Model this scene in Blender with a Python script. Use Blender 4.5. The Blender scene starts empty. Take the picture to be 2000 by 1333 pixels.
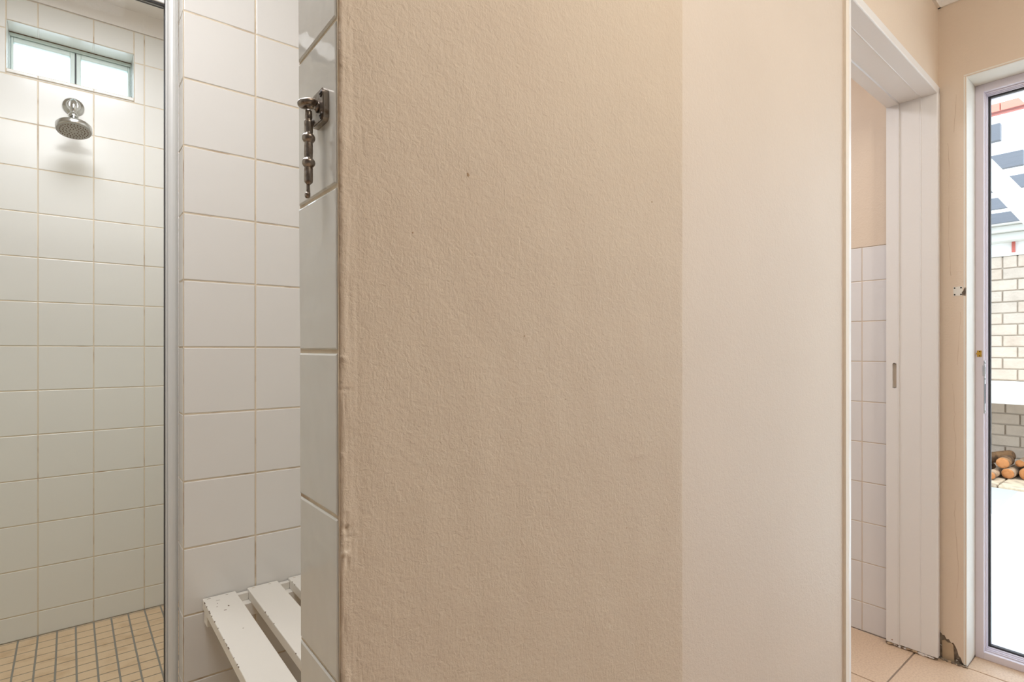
import bpy, bmesh, math, random
from mathutils import Vector, Matrix, noise
random.seed(7)
sc = bpy.context.scene
COL = sc.collection
EYE = 1.05

# ------------------------------------------------------------------ camera
cam_d = bpy.data.cameras.new('camera')
cam_d.sensor_width = 36.0
cam_d.lens = 36.0 * 1075 / 2000
cam_d.shift_y = 17.5 / 2000
cam_d.clip_start = 0.01
cam = bpy.data.objects.new('camera', cam_d)
cam.location = (0, 0, EYE)
cam.rotation_euler = (math.pi / 2, 0, -math.atan2(.6257, .78))
COL.objects.link(cam)
sc.camera = cam

# ------------------------------------------------------------------ world, sun, lamps, exposure
W = bpy.data.worlds.new('sky'); sc.world = W; W.use_nodes = True
wn = W.node_tree; wn.nodes.clear()
wo = wn.nodes.new('ShaderNodeOutputWorld'); wb = wn.nodes.new('ShaderNodeBackground')
wb.inputs['Color'].default_value = (.76, .90, 1.08, 1); wb.inputs['Strength'].default_value = 3.3
wn.links.new(wb.outputs[0], wo.inputs[0])

def lamp(name, kind, loc, energy, color, size=None, aim=None, sizey=None, spread=None):
    d = bpy.data.lights.new(name, kind); d.energy = energy; d.color = color
    if kind == 'AREA':
        d.shape = 'RECTANGLE'; d.size = size; d.size_y = sizey or size
        if spread: d.spread = spread
    elif kind == 'SUN': d.angle = math.radians(.6)
    o = bpy.data.objects.new(name, d); o.location = loc
    if aim is not None:
        o.rotation_euler = (Vector(aim) - Vector(loc)).to_track_quat('-Z', 'Y').to_euler()
    COL.objects.link(o); return o

lamp('sun', 'SUN', (0, 0, 8), 1.6, (1.0, .95, .88), aim=(2.2, 3.2, 0))
lamp('hall_ceiling_lamp', 'AREA', (.5, -.2, 2.26), 9.0, (1.0, .93, .83), size=.4, aim=(.5, -.2, 0))
lamp('passage_fill_light', 'POINT', (1.42, -.55, 2.1), 15.0, (1.0, .94, .86)).data.shadow_soft_size = .11  # unseen light added to brighten the wall by the sliding door
lamp('bathroom_ceiling_lamp', 'AREA', (-.1, .75, 2.27), 13.0, (.97, .985, 1.04), size=.5, aim=(-.1, .75, 0))
lamp('shower_fill_light', 'AREA', (.02, 1.8, 2.27), 8.0, (.97, .98, 1.12), size=.36, aim=(.02, 1.8, 0))  # added fill, no fitting known; lifts the dark shower tiles
lamp('toilet_fill_light', 'AREA', (1.7, 1.4, 2.27), 8.0, (.98, .98, 1.05), size=.35, aim=(1.7, 1.4, 0))  # added out of view so the toilet interior is bright

sc.view_settings.view_transform = 'Standard'
sc.view_settings.look = 'None'
sc.view_settings.gamma = 1
sc.view_settings.use_curve_mapping = False
sc.view_settings.exposure = 0.07

# ------------------------------------------------------------------ materials
def lin(r, g, b):
    f = lambda c: (c/255/12.92) if c/255 <= .04045 else ((c/255+.055)/1.055)**2.4
    return (f(r), f(g), f(b), 1)

def mat(name, col, rough=.5, metal=0, bumps=(), var=None, spec=.5, stretch=None, coat=0):
    """bumps: (scale, distance, detail); var: (scale, colour2, lo, hi)"""
    m = bpy.data.materials.new(name); m.use_nodes = True
    nt = m.node_tree; b = nt.nodes['Principled BSDF']
    b.inputs['Base Color'].default_value = col
    b.inputs['Roughness'].default_value = rough
    b.inputs['Metallic'].default_value = metal
    b.inputs['Specular IOR Level'].default_value = spec
    if coat: b.inputs['Coat Weight'].default_value = coat; b.inputs['Coat Roughness'].default_value = .03
    tc = nt.nodes.new('ShaderNodeTexCoord')
    src = tc.outputs['Object']
    if stretch:
        mp = nt.nodes.new('ShaderNodeMapping'); mp.inputs['Scale'].default_value = stretch
        nt.links.new(src, mp.inputs['Vector']); src = mp.outputs[0]
    prev = None
    for (s, dist, det) in bumps:
        n = nt.nodes.new('ShaderNodeTexNoise'); n.inputs['Scale'].default_value = s; n.inputs['Detail'].default_value = det
        nt.links.new(src, n.inputs['Vector'])
        bp = nt.nodes.new('ShaderNodeBump'); bp.inputs['Distance'].default_value = dist; bp.inputs['Strength'].default_value = 1
        nt.links.new(n.outputs['Fac'], bp.inputs['Height'])
        if prev: nt.links.new(prev.outputs[0], bp.inputs['Normal'])
        prev = bp
    if prev: nt.links.new(prev.outputs[0], b.inputs['Normal'])
    if var:
        s, c2, lo, hi = var
        n = nt.nodes.new('ShaderNodeTexNoise'); n.inputs['Scale'].default_value = s; n.inputs['Detail'].default_value = 5
        nt.links.new(src, n.inputs['Vector'])
        r = nt.nodes.new('ShaderNodeMapRange'); r.inputs['From Min'].default_value = lo; r.inputs['From Max'].default_value = hi
        nt.links.new(n.outputs['Fac'], r.inputs['Value'])
        mx = nt.nodes.new('ShaderNodeMix'); mx.data_type = 'RGBA'
        mx.inputs['A'].default_value = col; mx.inputs['B'].default_value = c2
        nt.links.new(r.outputs[0], mx.inputs['Factor']); nt.links.new(mx.outputs['Result'], b.inputs['Base Color'])
    return m

TILE_SH = mat('glazed_tile_shower', lin(232, 230, 222), .22, bumps=[(9, .0006, 2)], spec=.45)
TILE = mat('glazed_tile_white', lin(232, 228, 220), .16, bumps=[(11, .0008, 2)], spec=.5)
TILE_GLOSS = mat('glazed_tile_gloss', lin(212, 208, 198), .05, bumps=[(22, .0012, 1.5)], spec=.55)
TILE_WC = mat('glazed_tile_toilet', lin(232, 228, 226), .2, bumps=[(9, .0005, 2)])
GROUT = mat('cream_grout', lin(226, 210, 184), .9, bumps=[(700, .0004, 3)], var=(16, lin(176, 148, 118), .56, .76))
GROUT_LIGHT = mat('white_grout', lin(222, 204, 184), .9, bumps=[(700, .0005, 3)])
MOSAIC = mat('sand_mosaic', lin(224, 196, 160), .55, bumps=[(300, .0004, 4)], var=(16, lin(204, 172, 134), .5, .75))
MGROUT = mat('grey_grout', lin(146, 142, 132), .9)
FLOORT = mat('beige_floor_tile', lin(222, 194, 166), .4, bumps=[(160, .0004, 5)], var=(170, lin(208, 178, 150), .42, .65))
FGROUT = mat('floor_grout', lin(150, 132, 116), .9)

def plaster(name, col, c2, fine=1.0, coarse=1.0):
    m = bpy.data.materials.new(name); m.use_nodes = True
    nt = m.node_tree; b = nt.nodes['Principled BSDF']; L = nt.links
    b.inputs['Roughness'].default_value = .55; b.inputs['Specular IOR Level'].default_value = .3
    tc = nt.nodes.new('ShaderNodeTexCoord')
    def ns(scale, det, rough=.5, vec=None, dist=0):
        n = nt.nodes.new('ShaderNodeTexNoise'); n.inputs['Scale'].default_value = scale
        n.inputs['Detail'].default_value = det; n.inputs['Roughness'].default_value = rough
        n.inputs['Distortion'].default_value = dist
        L.new(vec or tc.outputs['Object'], n.inputs['Vector']); return n
    mp = nt.nodes.new('ShaderNodeMapping'); mp.inputs['Scale'].default_value = (1, 1, .18)
    L.new(tc.outputs['Object'], mp.inputs['Vector'])
    prev = None
    for n, d in ((ns(26, 2), .0009 * coarse), (ns(150, 3, .55, dist=.6), .0009 * coarse), (ns(420, 3, .6), .0004 * fine),
                 (ns(500, 2, .5, mp.outputs[0]), .00025 * fine)):
        bp = nt.nodes.new('ShaderNodeBump'); bp.inputs['Distance'].default_value = d
        L.new(n.outputs['Fac'], bp.inputs['Height'])
        if prev: L.new(prev.outputs[0], bp.inputs['Normal'])
        prev = bp
    L.new(prev.outputs[0], b.inputs['Normal'])
    n = ns(3.2, 3); r = nt.nodes.new('ShaderNodeMapRange')
    r.inputs['From Min'].default_value = .35; r.inputs['From Max'].default_value = .65
    L.new(n.outputs['Fac'], r.inputs['Value'])
    mx = nt.nodes.new('ShaderNodeMix'); mx.data_type = 'RGBA'
    mx.inputs['A'].default_value = col; mx.inputs['B'].default_value = c2
    L.new(r.outputs[0], mx.inputs['Factor']); L.new(mx.outputs['Result'], b.inputs['Base Color'])
    return m

PAINT_A = plaster('beige_paint_rough', lin(213, 195, 173), lin(210, 191, 169), 1.0, 1.0)
PAINT_B = plaster('beige_paint_smooth', lin(220, 205, 189), lin(217, 202, 186), .8, .6)
PAINT_C = plaster('beige_paint_wall', lin(230, 211, 190), lin(227, 208, 187), .6, .8)
WHITE = mat('white_gloss_paint', lin(238, 234, 230), .3, bumps=[(60, .0004, 3)])
WHITE_WALL = mat('white_wall_paint', lin(240, 234, 226), .6, bumps=[(90, .0005, 3)])
SMEAR = mat('beige_paint_smear', lin(238, 226, 210), .6, bumps=[(160, .0015, 4)], stretch=(1, 1, .3))
CONCR = mat('crumbled_plaster', lin(158, 142, 124), .95, bumps=[(90, .006, 6)], var=(40, lin(104, 92, 80), .45, .62))
STUB = mat('old_skirting_stub', lin(196, 172, 142), .8, bumps=[(60, .002, 4)], var=(30, lin(150, 128, 104), .5, .65))
ALU = mat('satin_aluminium', lin(222, 221, 216), .4, .12)
ALU_D = mat('dark_gasket', lin(60, 58, 58), .5)
LILAC = mat('white_powder_coat', lin(230, 222, 230), .32)
CHROME = mat('chrome', lin(205, 205, 202), .2, 1)
SPRAY = mat('grey_spray_plate', lin(184, 182, 174), .5)
NOZ = mat('brown_nozzle', lin(110, 78, 62), .7)
IRON = mat('aged_nickel', lin(158, 149, 139), .33, .95, bumps=[(160, .0004, 4)], var=(150, lin(112, 94, 78), .5, .68))
IRON_D = mat('dark_recess_metal', lin(60, 50, 42), .5, .6)
BENCHP = mat('cream_bench_paint', lin(234, 228, 216), .4, bumps=[(140, .0003, 3)])
CHIP = mat('paint_chip', lin(120, 98, 74), .9)
BRASS = mat('brass', lin(206, 160, 70), .3, .85)
STEEL = mat('lock_steel', lin(190, 190, 192), .3, .9)
BLACK = mat('black_hole', lin(34, 30, 28), .8)
BROWNST = mat('rust', lin(150, 96, 52), .9)
SASH = mat('window_sash_paint', lin(214, 225, 217), .35)
def glass(name, tint, gloss=.08):
    m = bpy.data.materials.new(name); m.use_nodes = True; nt = m.node_tree; nt.nodes.clear()
    o = nt.nodes.new('ShaderNodeOutputMaterial'); t = nt.nodes.new('ShaderNodeBsdfTransparent'); g = nt.nodes.new('ShaderNodeBsdfGlossy')
    g.inputs['Roughness'].default_value = .02
    t.inputs['Color'].default_value = tint
    lw = nt.nodes.new('ShaderNodeLayerWeight'); lw.inputs['Blend'].default_value = .15
    mm = nt.nodes.new('ShaderNodeMath'); mm.operation = 'MULTIPLY'; mm.inputs[1].default_value = gloss / .1
    mx = nt.nodes.new('ShaderNodeMixShader')
    nt.links.new(lw.outputs['Fresnel'], mm.inputs[0]); nt.links.new(mm.outputs[0], mx.inputs[0])
    nt.links.new(t.outputs[0], mx.inputs[1]); nt.links.new(g.outputs[0], mx.inputs[2]); nt.links.new(mx.outputs[0], o.inputs[0])
    return m
GLASS_SH = glass('shower_glass', (.965, .975, .955, 1), .03)
GLASS = glass('clear_glass', (.97, .98, .97, 1), .05)

# ------------------------------------------------------------------ mesh helpers
class MB:
    def __init__(s): s.v = []; s.f = []; s.mi = []; s.mats = []; s.sm = []
    def slot(s, m):
        if m not in s.mats: s.mats.append(m)
        return s.mats.index(m)
    def quad(s, pts, m, smooth=False):
        b = len(s.v); s.v += [tuple(p) for p in pts]; s.f.append(list(range(b, b + len(pts)))); s.mi.append(s.slot(m)); s.sm.append(smooth)
    def box(s, a, b, m, bev=0):
        x0, y0, z0 = [min(a[i], b[i]) for i in range(3)]; x1, y1, z1 = [max(a[i], b[i]) for i in range(3)]
        bm = bmesh.new(); bmesh.ops.create_cube(bm, size=1)
        for v in bm.verts: v.co = Vector(((x0 + x1) / 2 + v.co.x * (x1 - x0), (y0 + y1) / 2 + v.co.y * (y1 - y0), (z0 + z1) / 2 + v.co.z * (z1 - z0)))
        if bev: bmesh.ops.bevel(bm, geom=bm.edges[:], offset=bev, segments=2, affect='EDGES', profile=.5)
        s.add(bm, m)
    def add(s, bm, m, smooth=False, M=None):
        b = len(s.v); bm.verts.index_update()
        for v in bm.verts: s.v.append(tuple(M @ v.co if M else v.co))
        k = s.slot(m)
        for f in bm.faces: s.f.append([b + v.index for v in f.verts]); s.mi.append(k); s.sm.append(smooth)
        bm.free()
    def prism(s, poly, axis, a, b, m, fn=None):
        """poly of 2-D points extruded along axis from a to b. axis 2: (x,y); axis 0: (y,z); axis 1: (x,z)"""
        def P(p, t):
            q = (p[0], p[1], t) if axis == 2 else (t, p[0], p[1]) if axis == 0 else (p[0], t, p[1])
            return q
        n = len(poly)
        area = sum(poly[i][0] * poly[(i + 1) % n][1] - poly[(i + 1) % n][0] * poly[i][1] for i in range(n))
        if (area < 0) != (axis == 1): poly = poly[::-1]
        if a > b: a, b = b, a
        for i in range(n):
            p, q = poly[i], poly[(i + 1) % n]
            s.quad([P(p, a), P(q, a), P(q, b), P(p, b)], m)
        s.quad([P(p, a) for p in poly[::-1]], m); s.quad([P(p, b) for p in poly], m)
    def lathe(s, prof, m, M=None, seg=24, smooth=True):
        """prof: (radius, height) along local z"""
        b = len(s.v); k = s.slot(m)
        for (r, h) in prof:
            for i in range(seg):
                a = 2 * math.pi * i / seg; p = Vector((r * math.cos(a), r * math.sin(a), h))
                s.v.append(tuple(M @ p if M else p))
        for j in range(len(prof) - 1):
            for i in range(seg):
                i2 = (i + 1) % seg
                s.f.append([b + j * seg + i, b + j * seg + i2, b + (j + 1) * seg + i2, b + (j + 1) * seg + i]); s.mi.append(k); s.sm.append(smooth)
        s.f.append([b + i for i in range(seg)][::-1]); s.mi.append(k); s.sm.append(False)
        s.f.append([b + (len(prof) - 1) * seg + i for i in range(seg)]); s.mi.append(k); s.sm.append(False)
    def tube(s, pts, rad, m, seg=12):
        pts = [Vector(p) for p in pts]; n = len(pts)
        rad = rad if isinstance(rad, (list, tuple)) else [rad] * n
        b = len(s.v); k = s.slot(m); up = Vector((0, 0, 1)); last = None
        for i, p in enumerate(pts):
            t = (pts[min(i + 1, n - 1)] - pts[max(i - 1, 0)]).normalized()
            if last is None:
                a = t.cross(up) if abs(t.dot(up)) < .95 else t.cross(Vector((1, 0, 0)))
            else: a = last - t * last.dot(t)
            a.normalize(); last = a; c = t.cross(a)
            for j in range(seg):
                w = 2 * math.pi * j / seg
                s.v.append(tuple(p + (a * math.cos(w) + c * math.sin(w)) * rad[i]))
        for i in range(n - 1):
            for j in range(seg):
                j2 = (j + 1) % seg
                s.f.append([b + i * seg + j, b + i * seg + j2, b + (i + 1) * seg + j2, b + (i + 1) * seg + j]); s.mi.append(k); s.sm.append(True)
        s.f.append([b + j for j in range(seg)][::-1]); s.mi.append(k); s.sm.append(False)
        s.f.append([b + (n - 1) * seg + j for j in range(seg)]); s.mi.append(k); s.sm.append(False)
    def build(s, name, parent=None, fn=None, fix=True):
        me = bpy.data.meshes.new(name)
        vs = [fn(*v) for v in s.v] if fn else s.v
        me.from_pydata(vs, [], s.f)
        for m in s.mats: me.materials.append(m)
        me.polygons.foreach_set('material_index', s.mi); me.polygons.foreach_set('use_smooth', s.sm)
        if fix:
            bm = bmesh.new(); bm.from_mesh(me); bmesh.ops.remove_doubles(bm, verts=bm.verts, dist=1e-5)
            bmesh.ops.recalc_face_normals(bm, faces=bm.faces); bm.to_mesh(me); bm.free()
        me.update()
        o = bpy.data.objects.new(name, me); COL.objects.link(o)
        if parent:
            o.parent = parent; o.matrix_parent_inverse = Matrix.Translation(-parent.location)
        return o

def empty(name, loc=(0, 0, 0)):
    o = bpy.data.objects.new(name, None); o.location = loc; o.empty_display_size = .1; COL.objects.link(o); return o
def tag(o, label, cat, group=None, kind=None):
    if label: o['label'] = label
    if cat: o['category'] = cat
    if group: o['group'] = group
    if kind: o['kind'] = kind
    return o
def struct(o, label=None): 
    o['kind'] = 'structure'
    if label: o['label'] = label
    return o

def cells(ucuts, vcuts, holes=()):
    out = []
    for i in range(len(ucuts) - 1):
        for j in range(len(vcuts) - 1):
            rs = [(ucuts[i], ucuts[i + 1], vcuts[j], vcuts[j + 1])]
            for (a, b, c, d) in holes:
                nr = []
                for (u0, u1, v0, v1) in rs:
                    if u1 <= a or u0 >= b or v1 <= c or v0 >= d: nr.append((u0, u1, v0, v1)); continue
                    if u0 < a: nr.append((u0, a, v0, v1))
                    if u1 > b: nr.append((b, u1, v0, v1))
                    m0, m1 = max(u0, a), min(u1, b)
                    if v0 < c: nr.append((m0, m1, v0, c))
                    if v1 > d: nr.append((m0, m1, d, v1))
                rs = nr
            out += rs
    return out

def tiles(mb, O, U, V, N, ucuts, vcuts, tm, gm, g=.003, depth=.0013, holes=(), tilt=.0002, bev=.0016):
    """glazed tiles with rounded edges standing proud of a grout face; O + u*U + v*V, facing N. Tile faces at N*0, grout at -depth"""
    O, U, V, N = Vector(O), Vector(U), Vector(V), Vector(N)
    flip = U.cross(V).dot(N) < 0
    def q(pts, m, sm=False): mb.quad(pts[::-1] if flip else pts, m, sm)
    for (u0, u1, v0, v1) in cells(ucuts, vcuts, holes):
        P = lambda u, v, d: O + U * u + V * v + N * d
        q([P(u0, v0, -depth), P(u1, v0, -depth), P(u1, v1, -depth), P(u0, v1, -depth)], gm)
        if u1 - u0 < g * 1.6 or v1 - v0 < g * 1.6: continue
        h = g / 2; rings = []
        tl = [random.uniform(-tilt, tilt) for _ in range(4)]
        for (ins, d) in ((0, -depth), (0, -bev * .75), (bev * .3, -bev * .3), (bev, 0)):
            a, b, c, e = u0 + h + ins, u1 - h - ins, v0 + h + ins, v1 - h - ins
            rings.append([P(a, c, d + tl[0]), P(b, c, d + tl[1]), P(b, e, d + tl[2]), P(a, e, d + tl[3])])
        for r, s_ in zip(rings, rings[1:]):
            for i in range(4):
                j = (i + 1) % 4; q([r[i], r[j], s_[j], s_[i]], tm)
        q(rings[-1], tm)

def slab(mb, axis, c0, c1, u0, u1, v0, v1, m, holes=()):
    """solid wall between axis coords c0,c1; u is the other horizontal axis, v is z"""
    us = sorted({u0, u1, *[h[0] for h in holes], *[h[1] for h in holes]}); vs = sorted({v0, v1, *[h[2] for h in holes], *[h[3] for h in holes]})
    if not holes:
        rs = [(u0, u1, v0, v1)]
    else:
        a, b, c, d = holes[0]
        rs = [r for r in ((u0, a, v0, v1), (b, u1, v0, v1), (a, b, v0, c), (a, b, d, v1)) if r[1] - r[0] > 1e-6 and r[3] - r[2] > 1e-6]
    for (a, b, c, d) in rs:
        if axis == 0: mb.box((c0, a, c), (c1, b, d), m)
        elif axis == 1: mb.box((a, c0, c), (b, c1, d), m)
        else: mb.box((a, c, c0), (b, d, c1), m)

def frange(start, stop, step, anchor):
    k = math.floor((start - anchor) / step); out = [start]
    t = anchor + (k + 1) * step
    while t < stop - 1e-6:
        if t > start + 1e-6: out.append(t)
        t += step
    out.append(stop); return out

CEIL = 2.30
SHF = 0.081            # raised mosaic floor of the wet area

# ------------------------------------------------------------------ floor and ceiling
mb = MB()
mb.box((-1.35, -2.35, -.12), (2.31, 2.56, -.004), FGROUT)
tiles(mb, (0, 0, 0), (1, 0, 0), (0, 1, 0), (0, 0, 1), frange(-1.2, 2.31, .4, 1.982), frange(-2.2, 2.46, .4, .615), FLOORT, FGROUT, g=.005, depth=.003, tilt=0, bev=.0012,
      holes=[(-1.2, .188, .48, 2.46), (.1, .95, .58, 2.46)])
struct(mb.build('floor'), 'hall floor of large beige ceramic tiles')
mb = MB()   # threshold in the sliding door opening
mb.box((2.31, -1.3, -.12), (2.52, .48, -.004), FGROUT)
tiles(mb, (0, 0, .0), (1, 0, 0), (0, 1, 0), (0, 0, 1), [2.31, 2.43], frange(-1.3, .48, .4, .48), FLOORT, FGROUT, g=.005, depth=.003, tilt=0)
struct(mb.build('trim_1'), 'narrow beige tile threshold at the sliding door')
mb = MB()
mb.box((-1.2, .50, -.002), (.188, 2.46, SHF - .003), MGROUT); mb.box((.188, .589, -.002), (.95, 1.411, SHF - .003), MGROUT); mb.box((.188, 1.474, -.002), (.5, 2.46, SHF - .003), MGROUT)
tiles(mb, (0, 0, SHF), (1, 0, 0), (0, 1, 0), (0, 0, 1), frange(-1.2, .5, .0502, -.086), frange(.50, 2.46, .0502, 2.45), MOSAIC, MGROUT, g=.005, depth=.0015, tilt=.0001, bev=.001,
      holes=[(.188, .5, .5, 1.474)])
tiles(mb, (0, 0, SHF), (1, 0, 0), (0, 1, 0), (0, 0, 1), frange(.188, .95, .0502, -.086), frange(.589, 1.411, .0502, 2.45), MOSAIC, MGROUT, g=.005, depth=.0015, tilt=.0001, bev=.001)
struct(mb.build('floor_shower', fix=False), 'sand coloured square mosaic shower floor with grey grout')
mb = MB(); mb.box((-1.35, -2.35, CEIL), (2.56, 2.62, CEIL + .12), WHITE_WALL)
struct(mb.build('ceiling'), 'white ceiling')

# ------------------------------------------------------------------ shower back wall with its small window
WH = (-.166, .183, 1.981, 2.143)
mb = MB()
slab(mb, 1, 2.4625, 2.60, -1.35, 1.0, 0, CEIL, WHITE_WALL, holes=[WH])
vc = [SHF] + frange(SHF, 2.113, .15, 1.063)[1:] + [2.227]
tiles(mb, (0, 2.46, 0), (1, 0, 0), (0, 0, 1), (0, -1, 0), frange(-1.2, .5, .1505, -.086), vc, TILE_SH, GROUT, holes=[(WH[0], WH[1], WH[2] - .012, WH[3])])
# sill edge strip and tiled reveal of the window
tiles(mb, (0, 2.458, 0), (1, 0, 0), (0, 0, 1), (0, -1, 0), [WH[0], -.086, .0645, WH[1]], [WH[2] - .012, WH[2]], TILE_SH, GROUT, g=.0015)
tiles(mb, (0, 2.46, WH[3] - .001), (1, 0, 0), (0, 1, 0), (0, 0, -1), [WH[0], -.086, .0645, WH[1]], [0, .085], TILE_SH, GROUT)
tiles(mb, (0, 2.46, WH[2] + .001), (1, 0, 0), (0, 1, 0), (0, 0, 1), [WH[0], -.086, .0645, WH[1]], [0, .085], TILE_SH, GROUT)
tiles(mb, (WH[0] + .001, 2.46, 0), (0, 1, 0), (0, 0, 1), (1, 0, 0), [0, .085], [WH[2], WH[3]], TILE_SH, GROUT)
tiles(mb, (WH[1] - .001, 2.46, 0), (0, 1, 0), (0, 0, 1), (-1, 0, 0), [0, .085], [WH[2], WH[3]], TILE_SH, GROUT)
mb.box((-1.2, 2.456, 2.2285), (.5, 2.4625, CEIL), WHITE_WALL)
struct(mb.build('wall_shower', fix=False), 'white tiled shower back wall')

w1 = struct(empty('window_1', (.0085, 2.55, WH[2])), 'small high two-pane shower window')
a, b, c, d = WH
mb = MB()
for (p, q) in (((a + .002, 2.545, c + .002), (a + .005, 2.575, d - .002)), ((b - .005, 2.545, c + .002), (b - .002, 2.575, d - .002)),
               ((a + .005, 2.545, c + .002), (b - .005, 2.575, c + .010)), ((a + .005, 2.545, d - .014), (b - .005, 2.575, d - .002))):
    mb.box(p, q, SASH, .0015)
mb.build('window_frame', w1)
mb = MB(); mb.box((.0126, 2.552, c + .006), (.0164, 2.570, d - .015), ALU_D); mb.box((a + .002, 2.5435, d - .0035), (b - .002, 2.5448, d - .001), CHIP)
mb.build('window_seal', w1)
for (p0, p1, q0, q1) in ((a + .006, .0125, .007, .0135), (.0165, b - .006, .0135, .007)):
    mb = MB()
    for (p, q) in (((p0, 2.550, c + .011), (p0 + q0, 2.572, d - .015)), ((p1 - q1, 2.550, c + .011), (p1, 2.572, d - .015)),
                   ((p0 + q0, 2.550, c + .011), (p1 - q1, 2.572, c + .019)), ((p0 + q0, 2.550, d - .032), (p1 - q1, 2.572, d - .015))):
        mb.box(p, q, SASH, .002)
    sa = mb.build('window_sash', w1)
    mb = MB(); mb.box((p0 + q0 - .001, 2.560, c + .018), (p1 - q1 + .001, 2.563, d - .031), GLASS); mb.build('pane', sa)

# shower side walls, left wall of the bathroom
mb = MB()
mb.box((.5025, 1.4765, 0), (.60, 2.4595, CEIL), WHITE_WALL)
tiles(mb, (.50, 0, 0), (0, 1, 0), (0, 0, 1), (-1, 0, 0), frange(1.477, 2.46, .15, 2.40), vc, TILE_SH, GROUT)
struct(mb.build('wall_shower_side', fix=False))
mb = MB()
mb.box((-1.35, -2.2, 0), (-1.2025, 2.46, CEIL), WHITE_WALL)
tiles(mb, (-1.20, 0, 0), (0, 1, 0), (0, 0, 1), (1, 0, 0), frange(.5, 2.46, .15, 2.40), vc, TILE_SH, GROUT)
mb.box((-1.2025, -2.2, 0), (-1.195, .5, CEIL), mat('grey_passage_wall', lin(128, 130, 134), .8))
struct(mb.build('wall_left', fix=False))
DARKW = mat('grey_hall_wall', lin(128, 130, 134), .8)
mb = MB(); mb.box((-1.35, -2.35, 0), (2.56, -2.2, CEIL), DARKW); struct(mb.build('wall_back'))

# coved cornice inside the shower
def cove(n=6, s=.07):
    pts = [(0, 0), (0, -s), (-.006, -s)]
    for i in range(n + 1):
        t = math.pi / 2 * i / n
        pts.append((-.006 - (s - .014) * (1 - math.cos(t)), -s + .0 + (s - .008) * math.sin(t)))
    pts += [(-s, -.008), (-s, 0)]
    return pts

# ------------------------------------------------------------------ bench wall (tiled, end grain to the shower door)
mb = MB()
mb.box((.1975, 1.4135, 0), (.95, 1.4745, CEIL), GROUT)
LEAN = -.0
xs = [.195, .3455, .496, .6465, .797, .95]
vb = frange(SHF, CEIL, .15, 1.056)
tiles(mb, (0, 1.411, 0), (1, 0, 0), (0, 0, 1), (0, -1, 0), xs, vb, TILE, GROUT, tilt=.0004, g=.0034)
tiles(mb, (.195, 0, 0), (0, 1, 0), (0, 0, 1), (-1, 0, 0), [1.411, 1.477], vb, TILE, GROUT)
struct(mb.build('wall_bench', fix=False), 'white square tiled wall behind the slatted bench')
mb = MB()
mb.box((.9525, .60, 0), (1.05, 1.48, CEIL), WHITE_WALL)
tiles(mb, (.95, 0, 0), (0, 1, 0), (0, 0, 1), (-1, 0, 0), frange(.60, 1.411, .15, 1.411), vb, TILE, GROUT)
struct(mb.build('wall_bench_side', fix=False))

# ------------------------------------------------------------------ middle wall: rough plastered face with a glossy tiled end
R = .0045
lean = lambda z: -.0034 * (z - EYE)
def pier_pt(x, z):
    y = .482
    d = x - .188
    e = lean(z) * max(0, 1 - d / .25)
    wob = (noise.noise(Vector((0, 3.1, z * 38))) * .0009 + noise.noise(Vector((0, 9.1, z * 120))) * .00045) * max(0, 1 - d / .012)
    if d < R: y += R - math.sqrt(max(0, R * R - (R - d) ** 2))
    # trowel ridges next to the corner
    fade = math.exp(-(d / .022) ** 2)
    y += fade * .0004 * noise.noise(Vector((x * 260, 0, z * 16))) + .0011 * math.exp(-((d - .004) / .006) ** 2) * noise.noise(Vector((5, 0, z * 26)))
    y += .0006 * noise.noise(Vector((x * 22, 2, z * 14)))
    y += .0004 * math.exp(-((d - .016) / .009) ** 2)
    for (dx, dz, sx, sz, dep) in DENTS:
        u = (x - dx) / sx; w = (z - dz) / sz
        if abs(u) < 3 and abs(w) < 3: y += dep * math.exp(-u * u - w * w)
    return (x + e + wob, y, z)
DENTS = [(.192, 1.014, .009, .0012, .0011), (.1935, .888, .003, .0022, .0022), (.196, .880, .006, .0011, .0010), (.192, .866, .004, .002, -.0018),
         (.1955, .858, .0018, .004, .0012), (.191, 1.043, .003, .002, -.0014), (.192, .800, .0016, .010, .0008), (.193, 1.000, .0010, .010, .0007),
         (.195, .905, .003, .002, -.0008), (.190, .955, .002, .003, -.0010), (.236, 1.024, .0022, .0015, -.0006), (.262, .960, .002, .001, -.0005),
         (.238, .852, .0012, .0016, -.0006), (.270, .806, .0011, .0012, .0004), (.222, .803, .002, .003, -.0009), (.2215, .795, .001, .002, .0009),
         (.262, 1.238, .001, .001, -.0005), (.330, 1.236, .0014, .0014, .0004), (.230, .792, .0012, .0014, .0006),
         (.60, 1.205, .0016, .0016, .0006), (.612, .905, .012, .004, -.0007), (.30, .74, .001, .0011, .0005), (.252, .835, .001, .0014, -.0005),
         (.43, .92, .0018, .0014, .0003), (.5, 1.1, .03, .02, .0004), (.34, .93, .02, .03, -.0004), (.285, 1.16, .02, .02, .0004)]
cols = [.188 + .0008 * i for i in range(28)]
while cols[-1] < .27: cols.append(cols[-1] + .0022)
while cols[-1] < .712: cols.append(cols[-1] + .0045)
cols[-1] = .7125
rows = [0, .2, .4, .55, .66]
while rows[-1] < 1.44: rows.append(rows[-1] + .0016)
rows += [1.5, 1.7, 1.9, 2.1, CEIL]
V = []; F = []
nc = len(cols)
RE = .0025
for z in rows:
    for x in cols: V.append(pier_pt(x, z))
    # rounded far edge and its return to the thinner wall behind
    for k in (1, 2, 3, 4):
        t = math.pi / 2 * k / 4
        V.append((.7125 + RE * math.sin(t), .482 + RE * (1 - math.cos(t)), z))
    V.append((.715, .590, z))
nn = nc + 5
for j in range(len(rows) - 1):
    for i in range(nn - 1):
        F.append([j * nn + i, j * nn + i + 1, (j + 1) * nn + i + 1, (j + 1) * nn + i])
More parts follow.
